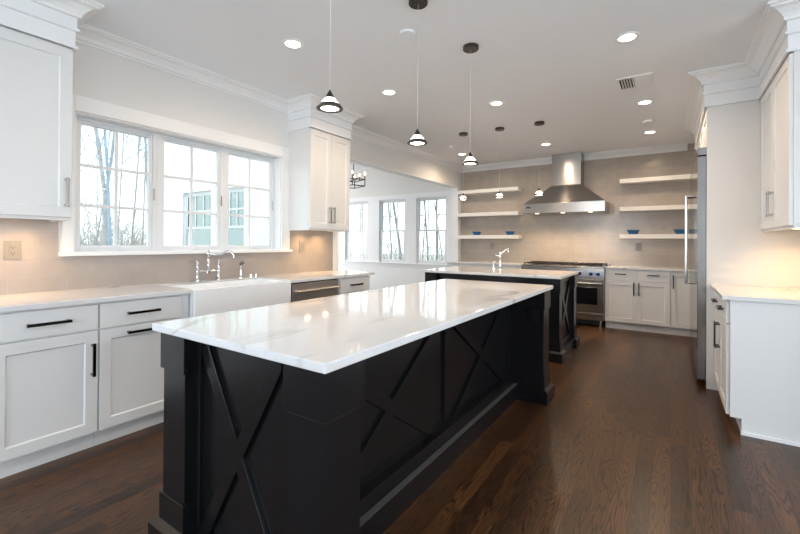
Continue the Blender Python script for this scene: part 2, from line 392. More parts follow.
# ------------------------------------------------------------ sunroom beyond the opening
SY0, SY1, SX0 = 3.95, 7.60, -8.2
HS = 3.05
wn = [(-6.70, -6.00), (-5.66, -4.93), (-4.65, -3.90)]
Z0, Z1 = .83, 2.265
wall_holes('wall_sunroom_back', 'y', SY1, SY1+.14, SX0, XW-.14, 0, HS, [(a, b, Z0, Z1) for a, b in wn], 'wall')
ex = [(-7.12, -6.25), (-6.08, -5.38)]
wall_holes('wall_sunroom_near', 'y', SY0-.14, SY0, SX0, XW-.14, 0, HS, [(a, b, .9, 2.12) for a, b in ex], 'siding')
wall_holes('wall_sunroom_left', 'x', SX0-.14, SX0, SY0-.14, SY1+.14, 0, HS, [(4.15, 7.40, .35, 2.75)], 'wall')
struct(B(SX0-.14, XW-.14, SY0-.14, SY1+.14, HS, HS+.12).build('ceiling_sunroom', 'ceil'))
struct(B(XW-.14, XW-.02, SY0-.14, SY1+.14, H, HS+.12).build('wall_sunroom_gable', 'wall'))
def double_hung(n, x0, x1, y, z0, z1, sgn=-1, grille=True, glass='glass'):
    """sash window in a wall parallel to X; sgn -1 = room side towards -y"""
    f = .03; o = MB()
    o.box(x0, x0+f, y-.04, y+.04, z0, z1).box(x1-f, x1, y-.04, y+.04, z0, z1).box(x0+f, x1-f, y-.04, y+.04, z0, z0+f).box(x0+f, x1-f, y-.04, y+.04, z1-f, z1)
    w = struct(o.build('window_%d' % n, 'vinyl', bevel=.003))
    x0 += f; x1 -= f; z0 += f; z1 -= f; zm = (z0+z1)/2
    for (a, b, yy, top) in ((z0, zm+.018, y+sgn*.016, False), (zm-.018, z1, y-sgn*.016, True)):
        g = .035; s = MB()
        s.box(x0, x0+g, yy-.014, yy+.014, a, b).box(x1-g, x1, yy-.014, yy+.014, a, b).box(x0+g, x1-g, yy-.014, yy+.014, a, a+g).box(x0+g, x1-g, yy-.014, yy+.014, b-g, b)
        s.build('sash', 'vinyl', w, bevel=.003)
        B(x0+g, x1-g, yy-.003, yy+.003, a+g, b-g).build('glass_pane', glass, w)
        if top and grille:
            q = MB()
            for i in (1, 2): xx = x0+g+(x1-x0-2*g)*i/3; q.box(xx-.012, xx+.012, yy-.009, yy+.009, a+g, b-g)
            zz = (a+b)/2; q.box(x0+g, x1-g, yy-.0085, yy+.0085, zz-.012, zz+.012)
            q.build('muntin', 'vinyl', w)
for i, (a, b) in enumerate(wn): double_hung(4+i, a, b, SY1+.05, Z0, Z1)
for i, (a, b) in enumerate(ex): double_hung(7+i, a, b, SY0-.08, .9, 2.12, sgn=1, glass='glassg')
# continuous casing round the three sunroom windows
m = MB(); y1, y0 = SY1, SY1-.02
m.box(-6.82, -3.69, y0, y1, Z1, Z1+.10).box(-6.82, -3.69, y0, y1, Z0-.10, Z0-.03)
for a, b in ((-6.82, -6.70), (-6.00, -5.66), (-4.93, -4.65), (-3.90, -3.69)): m.box(a, b, y0, y1, Z0, Z1)
m.box(-6.85, -3.685, y0-.03, y1, Z0-.03, Z0)
struct(m.build('trim_%d' % k, 'trim', bevel=.003)); k += 1
struct(B(SX0, XW-.145, SY1-.012, SY1, 0, Z0-.105).build('trim_%d' % k, 'trim')); k += 1
# exterior casing round the two windows of the sunroom's near wall
m = MB(); y0, y1 = SY0-.16, SY0-.14
for a, b in ex: m.box(a-.08, a, y0, y1, 0.9-.06, 2.20).box(b, b+.08, y0, y1, 0.9-.06, 2.20).box(a, b, y0, y1, 2.12, 2.20).box(a-.1, b+.1, y0-.02, y1, 0.9-.08, 0.9-.001)
struct(m.build('trim_%d' % k, 'trim')); k += 1

# ------------------------------------------------------------ cabinet builders  (local: x along, -y outwards, z up)
def panel_front(x0, x1, yf, z0, z1, t=.021, rail=.062, rec=.009):
    """shaker front: slab with a recessed centre panel; its face is at y = yf - t"""
    m = MB(); m.box(x0, x1, yf-t, yf, z0, z1)
    m.bm.faces.ensure_lookup_table(); bmesh.ops.recalc_face_normals(m.bm, faces=m.bm.faces[:]); m.bm.normal_update()
    fr = [f for f in m.bm.faces if abs(f.calc_center_median().y-(yf-t)) < 1e-6][0]
    bmesh.ops.inset_region(m.bm, faces=[fr], thickness=rail, use_even_offset=True)
    bmesh.ops.inset_region(m.bm, faces=[fr], thickness=.006, use_even_offset=True)
    for v in fr.verts: v.co.y += rec
    return m
def pull(parent, x, z, y, L=.2, vert=False, mat='nickel'):
    """flat bar pull on two posts; y is the face it stands on"""
    m = MB(); w = .0085; s = .026
    if vert:
        m.box(x-w, x+w, y-s-.008, y-s, z-L/2, z+L/2)
        for zz in (z-L/2+.012, z+L/2-.012): m.box(x-w, x+w, y-s, y+.001, zz-.007, zz+.007)
    else:
        m.box(x-L/2, x+L/2, y-s-.008, y-s, z-w, z+w)
        for xx in (x-L/2+.012, x+L/2-.012): m.box(xx-.007, xx+.007, y-s, y+.001, z-w, z+w)
    return m.build('handle', mat, parent, bevel=.0015, label='polished dark nickel bar handle')
def base_cab(label, w, loc, rz, fronts, d=.60, toe=.045, group=None, name='base_cabinet', zt=.899, filler=0, full_toe=None):
    """fronts: list of ('door'|'drawer', x0, x1, z0, z1, handle) ; handle None or ('v'|'h', x, z, L)"""
    t = thing(name, label, 'cabinet', loc, rz, group)
    m = B(0, w, -d, -.004, .105, zt); m.build('body', 'cab', t, bevel=.0015)
    B(0, w, -d+toe, -.02, 0, .105).build('toe_kick', 'cab', t)
    for (kind, x0, x1, z0, z1, h) in fronts:
        if kind == 'door': o = panel_front(x0, x1, -d, z0, z1).build('door', 'cab', t, bevel=.0012)
        else: o = B(x0, x1, -d-.021, -d, z0, z1).build('drawer', 'cab', t, bevel=.002)
        if h: pull(o, h[1], h[2], -d-.021, h[3], h[0] == 'v')
    return t

FRONT = -2.915     # face of the left-hand doors
D0 = FRONT-.021-XW  # carcass depth
DZ0, DZ1, WZ0, WZ1 = .112, .728, .738, .888
base_cab('white base cabinet under the left worktop end, tall door pull at its right edge', .485, (XW, .56, 0), R(90),
         [('drawer', .004, .481, WZ0, WZ1, ('h', .243, .813, .2)), ('door', .004, .481, DZ0, DZ1, ('v', .453, .558, .2))], d=D0)
base_cab('white pull-out base cabinet left of the farmhouse sink, both pulls horizontal', .565, (XW, 1.047, 0), R(90),
         [('drawer', .004, .50, WZ0, WZ1, ('h', .248, .813, .2)), ('door', .004, .50, DZ0, DZ1, ('h', .248, .69, .2))], d=D0)
base_cab('white two-door base cabinet below the farmhouse sink apron', .91, (XW, 1.617, 0), R(90),
         [('door', .004, .453, DZ0, .64, ('v', .42, .54, .16)), ('door', .457, .906, DZ0, .64, ('v', .49, .54, .16))], d=D0, zt=.655, name='sink_cabinet')
base_cab('narrow white drawer cabinet right of the dishwasher, at the worktop end', .535, (XW, 3.20, 0), R(90),
         [('drawer', .03, .53, WZ0, WZ1, ('h', .28, .813, .2)), ('drawer', .03, .53, .43, WZ0-.01, ('h', .28, .62, .2)), ('drawer', .03, .53, DZ0, .42, ('h', .28, .30, .2))], d=D0, name='drawer_cabinet')

# dishwasher
t = thing('dishwasher', 'stainless steel dishwasher with round bar handle between sink and drawers', 'dishwasher', (XW, 2.535, 0), R(90))
B(.004, .655, -D0, -.03, .1, .895).build('body', 'dark', t)
B(.004, .655, -D0+.05, -.03, .0, .1).build('toe_kick', 'dark', t)
o = B(.03, .65, -D0-.03, -D0, .11, .885).build('door', 'steeld', t, bevel=.003)
m = MB().tube([(.05, -D0-.075, .815), (.63, -D0-.075, .815)], .012, 14)
for x in (.075, .605): m.tube([(x, -D0-.03, .815), (x, -D0-.075, .815)], .011, 10)
m.build('handle', 'steeld', o, smooth=True, label='bright round bar handle')

# left worktop with the sink cut out
m = MB(); X1 = -2.893
m.box(XW+.008, X1, .40, 1.615, .90, T).box(XW+.008, XW+.165, 1.615, 2.525, .90, T).box(XW+.008, X1, 2.525, 3.80, .90, T)
bmesh.ops.remove_doubles(m.bm, verts=m.bm.verts[:], dist=1e-5)
tag(m.build('countertop', 'quartz', bevel=.003), 'white veined quartz worktop along the left wall, cut around the farmhouse sink', 'countertop')

# farmhouse sink
t = thing('farmhouse_sink', 'white fireclay apron-front sink below the kitchen window', 'sink', (XW, 1.62, .66), R(90))
m = MB(); w = .90; y0, y1 = -.168, -.665   # local y
m.box(0, w, y1, y1+.035, 0, .266).box(0, w, y0-.028, y0, 0, .262).box(0, .03, y1+.035, y0-.028, 0, .262).box(w-.03, w, y1+.035, y0-.028, 0, .262).box(.03, w-.03, y1+.035, y0-.028, 0, .03)
bmesh.ops.remove_doubles(m.bm, verts=m.bm.verts[:], dist=1e-5)
m.build('basin', 'ceramic', t, bevel=.005)
MB().lathe([(0, 0), (.045, 0), (.045, .004), (.02, .004), (.018, .001), (0, .001)], (w/2, (y0+y1)/2, .031), 20).build('drain', 'chrome', t, smooth=True, label='chrome drain')

# bridge faucet
t = thing('bridge_faucet', 'chrome bridge faucet with two lever handles behind the white sink', 'faucet', (XW+.085, 2.072, T-.004), R(90))
for sx in (-1, 1):
    x = sx*.10
    MB().lathe([(0, 0), (.027, 0), (.027, .006), (.02, .012), (.014, .03), (.011, .05), (.015, .07), (.019, .085), (.015, .10), (.010, .108), (.014, .12), (.014, .13), (.012, .16), (.016, .168), (.016, .182), (.008, .19), (0, .191)], (x, 0, 0), 20).build('pillar', 'chrome', t, smooth=True)
    MB().tube([(x-.002*sx, 0, .178), (x+sx*.035, -.005, .184), (x+sx*.078, -.012, .188)], [.006, .0055, .008], 10).build('lever', 'chrome', t, smooth=True)
MB().tube([(-.10, 0, .088), (.10, 0, .088)], .0105, 14).build('bridge', 'chrome', t, smooth=True)
MB().lathe([(0, .07), (.02, .07), (.02, .085), (.024, .09), (.018, .105), (.011, .115), (.010, .15), (.014, .155), (.010, .162), (.010, .215), (.014, .225), (.018, .24), (.014, .255), (.006, .268), (.009, .276), (0, .283)], (0, 0, 0), 20).build('stem', 'chrome', t, smooth=True)
pts = [(.0, 0, .243), (.045, -.035, .233), (.08, -.065, .236), (.105, -.085, .258), (.127, -.105, .268), (.15, -.122, .252), (.162, -.132, .226), (.165, -.134, .207)]
MB().tube(pts, [.012, .011, .0105, .010, .010, .010, .010, .012], 14).build('spout', 'chrome', t, smooth=True)
t = thing('side_sprayer', 'small chrome side sprayer standing right of the bridge faucet', 'sprayer', (XW+.085, 2.405, T), R(90))
MB().lathe([(0, 0), (.026, 0), (.026, .006), (.019, .014), (.014, .03), (.017, .045), (.012, .055), (0, .055)], (0, 0, 0), 20).build('holder', 'chrome', t, smooth=True)
MB().lathe([(0, .055), (.011, .055), (.009, .07), (.011, .10), (.013, .12), (.0, .125)], (0, 0, 0), 18).build('wand', 'chrome', t, smooth=True)
MB().tube([(-.012, .004, .127), (.012, -.012, .147), (.022, -.02, .146)], [.010, .014, .011], 12).build('spray_head', 'nickel', t, smooth=True)
for i, (y, lb) in enumerate(((2.515, 'small chrome button cap on the worktop, nearer the side sprayer'), (2.575, 'small chrome button cap on the worktop, nearer the dishwasher'))):
    tag(MB().lathe([(0, 0), (.02, 0), (.02, .008), (.014, .012), (.013, .026), (0, .028)], (XW+.085, y, T), 20).build('button_cap', 'chrome', smooth=True), lb, 'button')

# ------------------------------------------------------------ wall cabinets
def wall_cab(label, w, loc, rz, doors, d, crown, z0=1.405, puck=(), rail=True, lamp_e=8.5):
    t = thing('upper_cabinet', label, 'cabinet', loc, rz)
    dz = z0-loc[2]
    B(0, w, -d, 0, z0+.028, H-.001).build('body', 'cab', t, bevel=.0012)
    for (x0, x1, hx) in doors:
        o = panel_front(x0, x1, -d, z0+.02, 2.492).build('door', 'cab', t, bevel=.0012)
        if hx is not None: pull(o, hx, 1.58, -d-.021, .185, True, 'nickelb')
    MB().sweep(crown, FULL_CROWN).build('crown_molding', 'trim', t)
    q = MB(); q.box(0, w, -d, -d+.018, z0, z0+.028).box(0, .018, -d+.018, -.009, z0, z0+.028).box(w-.018, w, -d+.018, -.009, z0, z0+.028); q.build('light_rail', 'cab', t, bevel=.001)
    for (px, py) in puck:
        MB().lathe([(0, z0+.016), (.03, z0+.016), (.033, z0+.022), (.033, z0+.028), (0, z0+.028)], (px, py, 0), 20).build('puck_light', 'puck', t, smooth=True, label='lit round puck light')
        lamp('puck_lamp', 'SPOT', (px, py, z0+.012), lamp_e, (1, .62, .28), .02, t, 150, .9)
    return t
d = .347
wall_cab('white wall cabinet left of the kitchen window, cut by the photo\'s left edge', .585, (XW, .40, 0), R(90), [(.004, .581, .552)], d,
         [(0, 0), (0, -d-.021), (.585, -d-.021), (.585, 0)], z0=1.405, puck=((.15, -.17), (.42, -.17)))
d = .329
wall_cab('white two-door wall cabinet between the kitchen window and the sunroom opening', .64, (XW, 3.045, 0), R(90), [(.004, .318, .29), (.322, .636, .35)], d,
         [(0, 0), (0, -d-.021), (.64, -d-.021), (.64, 0)], puck=((.17, -.15), (.45, -.15)))
d = XR-.64
t = wall_cab('white two-door wall cabinet on the right, above the short quartz worktop', 1.008, (XR, 4.508, 0), R(-90), [(.004, .502, .472), (.506, 1.004, .536)], d,
             [(0, -d-.021), (1.008, -d-.021), (1.008, 0)], z0=1.385, puck=((.3, -.16), (.72, -.16)), lamp_e=15)

# right-hand base cabinet and top
d = XR-.337
t = base_cab('white base cabinet on the right beside the tall refrigerator panel', .928, (XR, 4.508, 0), R(-90),
         [('drawer', .004, .462, WZ0, WZ1, ('h', .233, .813, .16)), ('drawer', .466, .924, WZ0, WZ1, ('h', .695, .813, .16)),
          ('door', .004, .462, DZ0, DZ1, ('v', .432, .57, .2)), ('door', .466, .924, DZ0, DZ1, ('v', .496, .57, .2))], d=d, toe=.06)
B(.9282, .946, -d, 0, .105, .899).build('end_panel', 'cab', t)
B(.9282, .946, -d+.06, 0, 0, .105).build('end_panel', 'cab', t)
B(.9462, .958, -d+.055, 0, 0, .022).build('shoe_molding', 'trim', t)
tag(B(.29, XR-.008, 3.535, 4.506, .90, T).build('countertop', 'quartz', bevel=.003), 'short white quartz worktop on the right, against the tall white panel', 'countertop')

# tall refrigerator panel
t = thing('tall_end_panel', 'tall white panel closing the near side of the refrigerator', 'panel', (0, 0, 0))
B(.262, XR, 4.510, 4.548, 0, H-.001).build('panel', 'cab', t, bevel=.002)
MB().sweep([(.250, 4.55), (.250, 4.508), (.615, 4.508)], [(q[0]*1.08, q[1]) for q in FULL_CROWN]).build('crown_molding', 'trim', t)

# refrigerator and freezer columns
def fridge(label, y0, y1, hy, nm):
    t = thing(nm, label, nm, (0, y0, 0)); w = y1-y0
    B(.265, XR-.02, 0, w, .09, 2.155).build('body', 'steelf', t)
    B(.29, XR-.02, 0, w, 0, .09).build('toe_grille', 'dark', t)
    dr = B(.197, .262, .003, w-.003, .06, 2.075).build('door', 'steelf', t, bevel=.004)
    B(.197, .265, .003, w-.003, 2.085, 2.155).build('top_grille', 'steelf', t, bevel=.003)
    h = hy-y0; m = MB().tube([(.137, h, .85), (.137, h, 1.81)], .013, 14)
    for z in (.862, 1.798): m.tube([(.20, h, z), (.137, h, z)], .012, 12)
    m.build('handle', 'steelh', dr, smooth=True)
    return t
fridge('stainless steel refrigerator column next to the tall white panel', 4.552, 5.478, 5.42, 'refrigerator')
fridge('stainless steel freezer column on the far side of the refrigerator', 5.482, 6.408, 5.54, 'freezer')
t = thing('overhead_cabinet', 'white cabinet row above the refrigerator and freezer, up to the ceiling', 'cabinet', (XR, 6.41, 0), R(-90))
d = XR-.262
B(0, 1.86, -d+.02, -.006, 2.165, 2.71).build('body', 'cab', t)
for i in range(4): panel_front(.01+i*.462, .468+i*.462, -d+.02, 2.175, 2.492).build('door', 'cab', t, bevel=.0012)
MB().sweep([(0, -.05), (0, -d), (1.86, -d)], FULL_CROWN).build('crown_molding', 'trim', t)
tag(B(.262, XR, 6.412, 6.45, 0, H-.002).build('end_panel', 'cab'), 'white tall panel on the far side of the freezer column', 'panel')

# ------------------------------------------------------------ back run
YF = 6.875; d = YB-YF-.021
base_cab('white two-door two-drawer base cabinet right of the range', .829, (-.836, YB, 0), 0,
         [('drawer', .003, .412, WZ0, WZ1, ('h', .208, .83, .15)), ('drawer', .416, .826, WZ0, WZ1, ('h', .62, .83, .15)),
          ('door', .003, .412, DZ0, DZ1, ('v', .382, .62, .19)), ('door', .416, .826, DZ0, DZ1, ('v', .446, .62, .19))], d=d)
base_cab('narrow white full-door base cabinet beside the freezer in the back corner', .42, (-.006, YB, 0), 0,
         [('door', .003, .417, DZ0, WZ1, ('v', .032, .75, .19))], d=d)
base_cab('white base cabinet left of the range, mostly behind the far island', 1.42, (-3.528, YB, 0), 0,
         [('drawer', .003+.473*i, .47+.473*i, WZ0, WZ1, ('h', .236+.473*i, .82, .15)) for i in range(3)] + [('door', .003+.473*i, .47+.473*i, DZ0, DZ1, ('v', .43+.473*i, .62, .19)) for i in range(3)], d=d)
tag(B(-.832, XR-.005, 6.85, YB-.001, .90, T).build('countertop', 'quartz', bevel=.003), 'white quartz worktop at the back, right of the range', 'countertop')
tag(B(XW+.012, -2.11, 6.85, YB-.001, .90, T).build('countertop', 'quartz', bevel=.003), 'white quartz worktop at the back, left of the range', 'countertop')

# range
t = thing('kitchen_range', 'wide stainless steel gas range with blue-ringed black knobs below the hood', 'range', (-2.105, YB, 0))
w = 1.266; f = -.66
B(0, w, f+.03, -.012, .105, .905).build('body', 'steel', t, bevel=.002)
B(.03, w-.03, f+.10, -.05, .02, .105).build('toe_kick', 'dark', t)
for x in (.06, w-.06):
    for y in (f+.075, -.09): MB().lathe([(0, 0), (.022, 0), (.022, .01), (.014, .015), (.014, .104), (0, .104)], (x, y, 0), 14).build('leg', 'steelh', t, smooth=True)
B(0, w, f-.02, -.012, .905, .925).build('cooktop', 'steel', t, bevel=.005)
B(0, w, -.05, -.014, .925, .965).build('back_trim', 'steel', t, bevel=.002)
cp = B(0, w, f-.012, f+.03, .752, .902).build('control_panel', 'steel', t, bevel=.004)
for kx in (.08, .20, .34, .46, .64, .76, .92, 1.08, 1.18):
    kb = MB()
    ring = [(0, 0), (.0315, 0), (.0315, .004), (.0, .004)]
    a = MB().lathe(ring, (0, 0, 0), 22); bmesh.ops.rotate(a.bm, verts=a.bm.verts[:], cent=(0, 0, 0), matrix=Matrix.Rotation(R(90), 3, 'X')); bmesh.ops.translate(a.bm, verts=a.bm.verts[:], vec=(kx, f-.012, .815))
    kn = MB().lathe([(0, 0), (.029, 0), (.027, .03), (.022, .036), (0, .036)], (0, 0, 0), 22); kn.box(-.004, .004, -.024, .024, .036, .044)
    bmesh.ops.rotate(kn.bm, verts=kn.bm.verts[:], cent=(0, 0, 0), matrix=Matrix.Rotation(R(90), 3, 'X')); bmesh.ops.translate(kn.bm, verts=kn.bm.verts[:], vec=(kx, f-.016, .815))
    ko = kn.build('knob', 'iron', t, smooth=True, label='black control knob')
    a.build('halo_ring', 'led', ko, smooth=True, label='glowing blue ring')
for (x0, x1) in ((.006, .752), (.758, w-.006)):
    dm = MB(); y = f-.02
    dm.box(x0, x1, y, f+.03, .222, .738)
    o = dm.build('oven_door', 'steel', t, bevel=.004)
    B(x0+.07, x1-.09, y-.003, y+.01, .345, .605).build('oven_window', 'glassblk', o, bevel=.002, label='black oven glass')
    h = MB().tube([(x0+.02, y-.055, .672), (x1-.02, y-.055, .672)], .013, 14)
    for xx in (x0+.05, x1-.05): h.tube([(xx, y, .672), (xx, y-.055, .672)], .012, 10)
    h.build('handle', 'steelh', o, smooth=True)
B(.766, .82, f-.024, f-.02, .29, .305).build('badge', 'dark', t, label='small dark maker badge')
B(.006, w-.006, f-.01, f+.03, .105, .212).build('kick_panel', 'steel', t, bevel=.004)
for i in range(3):
    g = MB(); x0, x1, y0, y1 = .03+i*.405, .42+i*.405, f+.04, -.075
    for yy in (y0, (y0+y1)/2, y1): g.box(x0, x1, yy-.008, yy+.008, .945, .962)
    for xx in (x0+.008, x0+.10, (x0+x1)/2, x1-.10, x1-.008): g.box(xx-.007, xx+.007, y0, y1, .946, .961)
    for xx in (x0+.01, x1-.01):
        for yy in (y0, y1): g.box(xx-.008, xx+.008, yy-.008, yy+.008, .925, .95)
    g.build('grate', 'iron', t, bevel=.002, label='black cast iron grate')
    for yy in ((3*y0+y1)/4, (y0+3*y1)/4): MB().lathe([(0, .925), (.055, .925), (.05, .934), (.035, .936), (.033, .944), (0, .944)], ((x0+x1)/2, yy, 0), 20).build('burner', 'iron', t, smooth=True, label='black round burner')

# range hood
t = thing('range_hood', 'stainless steel pyramid chimney hood on the tiled back wall', 'range hood', (-2.10, YB, 0))
hw = 1.254; hd = .585
m = MB(); m.box(0, hw, -hd, -.001, 1.785, 1.95); m.build('canopy_band', 'steel', t, bevel=.003)
cx0, cx1, cd, cz = .40, .86, .30, 2.265
m = MB(); m.prism([(0, -hd, 1.951), (hw, -hd, 1.951), (hw, -.001, 1.951), (0, -.001, 1.951)], [(cx0, -cd, cz), (cx1, -cd, cz), (cx1, -.001, cz), (cx0, -.001, cz)]); m.build('canopy', 'steel', t)
B(cx0, cx1, -cd, -.001, cz, H-.001).build('chimney', 'steel', t, bevel=.002)
m = MB()
for i in range(3): m.box(.06+i*.39, .42+i*.39, -hd+.09, -.08, 1.781, 1.7848)
m.build('filter', 'steelh', t, bevel=.003)
B(.05, .12, -hd-.002, -hd, 1.875, 1.893).build('badge', 'dark', t, label='small dark maker badge')
for x in (.22, .63, 1.04):
    MB().lathe([(0, 1.7815), (.03, 1.7815), (.033, 1.7848), (0, 1.7848)], (x, -hd+.05, 0), 18).build('hood_light', 'puck', t, smooth=True, label='lit round hood lamp')
    lamp('hood_lamp', 'SPOT', (x, -hd+.12, 1.765), 22, (1, .72, .45), .03, t, 140, .8)

# floating shelves and bowls
SH = 'floating shelves on the tiled back wall'
for (x0, x1, side) in ((-3.495, -2.292, 'left of the hood'), (-.68, XR-.01, 'right of the hood')):
    for (z, nm, lab) in ((2.305, 'top', 'uppermost'), (1.863, 'middle', 'middle'), (1.432, 'bottom', 'lowest')):
        tag(B(x0, x1, YB-.255, YB-.001, z-.066, z).build('floating_shelf', 'shelf', bevel=.002), 'white floating shelf %s, %s of three' % (side, lab), 'shelf', SH)
def bowl(x, y, z, lab, r=.09):
    q = MB().lathe([(0, 0), (.058, 0), (.060, .004), (.074, .036), (.092, .068), (.088, .070), (.070, .038), (.054, .010), (0, .009)], (0, 0, 0), 28)
    o = q.build('bowl', 'blue', smooth=True); o.location = (x, y, z); o.scale = (r/.092,)*3
    return tag(o, lab, 'bowl', 'blue bowls on the lowest shelves')
YS = YB-.13
bowl(-3.14, YS, 1.4325, 'blue bowl on the left lowest shelf, nearer the sunroom opening')
bowl(-2.48, YS, 1.4325, 'blue bowl on the left lowest shelf, nearer the hood')
bowl(-.50, YS, 1.4325, 'blue bowl on the right lowest shelf, nearer the hood')
bowl(.115, YS, 1.4325, 'blue bowl on the right lowest shelf, partly behind the refrigerator handle')

# ------------------------------------------------------------ islands
def post(m, x0, x1, y0, y1, e=.01, zt=.899):
    m.box(x0, x1, y0, y1, .225, .7405).box(x0+.004, x1-.004, y0+.004, y1-.004, .7405, .745).box(x0-e, x1+e, y0-e, y1+e, .745, zt).box(x0-e, x1+e, y0-e, y1+e, .115, .225)
    m.box(x0-e-.03, x1+e+.03, y0-e-.03, y1+e+.03, 0, .10)
    # bevelled ledge
    a = [(x0-e-.03, y0-e-.03, .10), (x1+e+.03, y0-e-.03, .10), (x1+e+.03, y1+e+.03, .10), (x0-e-.03, y1+e+.03, .10)]
    b = [(x0-e, y0-e, .116), (x1+e, y0-e, .116), (x1+e, y1+e, .116), (x0-e, y1+e, .116)]
    m.prism(a, b)
def x_brace(axis, c, t, a0, a1, z0, z1, w):
    """two crossed boards in the plane axis=c, standing t proud"""
    m = MB(); L = math.hypot(a1-a0, z1-z0)
    for s, tt in ((1, t), (-1, t*.97)):
        p = (a0, z0 if s > 0 else z1); q = (a1, z1 if s > 0 else z0)
        ux, uz = (q[0]-p[0])/L, (q[1]-p[1])/L; nx, nz = -uz*w/2, ux*w/2
        # horizontal cut ends stay within the frame
        hx = w/2/abs(uz)
        loop = [(p[0]-0, p[1]), (p[0]+hx, p[1]), (q[0], q[1]-(w/2/abs(ux))*(1 if s > 0 else -1)), (q[0], q[1]), (q[0]-hx, q[1]), (p[0], p[1]+(w/2/abs(ux))*(1 if s > 0 else -1))]
        if axis == 'y':
            A = [(u, c, v) for u, v in loop]; Bq = [(u, c-tt, v) for u, v in loop]
        else:
            A = [(c, u, v) for u, v in loop]; Bq = [(c+tt, u, v) for u, v in loop]
        m.prism(A, Bq)
    return m
# near island
t = thing('kitchen_island', 'long black-stained island in the foreground with X-braced panels', 'kitchen island', (0, 0, 0))
ix0, ix1, iy0, iy1 = -1.782, -.846, .875, 3.505
PX = -1.135       # seating-side panel
PYn = .938        # near-end panel
pw = .165
for (xa, ya, lab) in ((ix0, iy0, 0), (ix1-pw, iy0, 1), (ix0, iy1-pw, 2)):
    q = MB(); post(q, xa, xa+pw, ya, ya+pw); q.build('corner_post', 'black', t, bevel=.002)
q = MB(); post(q, PX-.01, ix1, iy1-.165, iy1); q.build('corner_post', 'black', t, bevel=.002)
B(ix0+.02, PX-.02, PYn+.02, iy1-.02, .0, .899).build('body', 'black', t)
q = MB(); za, zb = .12, .895; ya, yb = iy0+pw, iy1-.165; ym = (ya+yb)/2; s = .055
q.box(PX-.02, PX, ya, yb, za, zb)                       # panel sheet
q.box(PX, PX+.018, ya, ya+.04, za, zb-s).box(PX, PX+.018, yb-.04, yb, za, zb-s).box(PX, PX+.018, ym-.03, ym+.03, za, zb-s)
q.box(PX, PX+.018, ya+.04, ya+.041, za, za+.01).box(PX, PX+.018, ya, yb, zb-s, zb)
q.build('side_panel', 'black', t, bevel=.0015)
for (a, b) in ((ya+.04, ym-.03), (ym+.03, yb-.04)): x_brace('x', PX, .017, a, b, .12, .84, .062).build('x_brace', 'black', t, bevel=.0015)
q = MB(); q.box(PX-.02, PX+.085, ya-.02, yb+.02, 0, .118)
q.build('plinth', 'black', t, bevel=.001)
B(PX, PX+.052, ya, yb, .118, .190).build('bottom_rail', 'black', t, bevel=.002)
B(PX+.053, PX+.083, ya, yb, .118, .1195).build('ledge', 'paler', t, label='paler grey ledge')  # thin paler grey strip along the plinth top
q = MB(); xa, xb = ix0+pw, ix1-pw
q.box(xa, xb, PYn, PYn+.02, za, zb).box(xa, xa+.03, PYn-.018, PYn, za, zb).box(xb-.075, xb, PYn-.018, PYn, za, zb)
q.build('end_panel', 'black', t, bevel=.0015)
x_brace('y', PYn, .017, xa+.03, xb-.085, .06, .897, .058).build('x_brace', 'black', t, bevel=.0015)
B(xa-.02, xb+.02, PYn-.07, PYn+.02, 0, .115).build('plinth', 'black', t, bevel=.003)
B(PX+.02, ix1-pw, PYn+.0, PYn+.02, .0, .899).build('end_panel', 'black', t) if False else None
tag(B(-1.825, -.819, .845, 3.534, .899, T).build('island_countertop', 'quartz', bevel=.004), 'white veined quartz top of the near island', 'countertop')
# far island
t = thing('kitchen_island', 'shorter black-stained island in the background, in front of the range', 'kitchen island', (0, 0, 0))
jx0, jx1, jy0, jy1 = -2.65, -.995, 4.575, 5.49
for (xa, ya) in ((jx0, jy0), (jx1-.15, jy0), (jx1-.15, jy1-.13), (jx0, jy1-.13)):
    q = MB(); post(q, xa, xa+.15, ya, ya+.13); q.build('corner_post', 'black', t, bevel=.002)
B(jx0+.05, jx1-.05, jy0+.06, jy1-.02, 0, .899).build('body', 'black', t)
q = MB(); yy = jy0+.06
q.box(jx0+.15, jx1-.15, yy-.015, yy, .12, .2).box(jx0+.15, jx1-.15, yy-.015, yy, .82, .895)
for xx in (jx0+.15, -1.82-.03, jx1-.21): q.box(xx, xx+.06, yy-.015, yy, .2, .82)
q.build('front_panel', 'black', t, bevel=.0015)
xx = jx1-.05; q = MB(); a, b = jy0+.13, jy1-.13
q.box(xx, xx+.016, a, a+.04, .12, .895).box(xx, xx+.016, b-.04, b, .12, .895).box(xx, xx+.016, a+.04, b-.04, .12, .18).box(xx, xx+.016, a+.04, b-.04, .84, .895)
q.build('side_panel', 'black', t, bevel=.0015)
x_brace('x', xx, .016, a+.04, b-.04, .18, .84, .06).build('x_brace', 'black', t, bevel=.0015)
q = MB(); q.box(jx1-.06, jx1+.01, a-.01, b+.01, 0, .115).box(jx0+.14, jx1-.14, jy0-.01, jy0+.07, 0, .115); q.build('plinth', 'black', t, bevel=.004)
tag(B(-2.676, -.97, 4.53, 5.52, .899, T).build('island_countertop', 'quartz', bevel=.004), 'white quartz top of the far island with a small faucet on it', 'countertop')
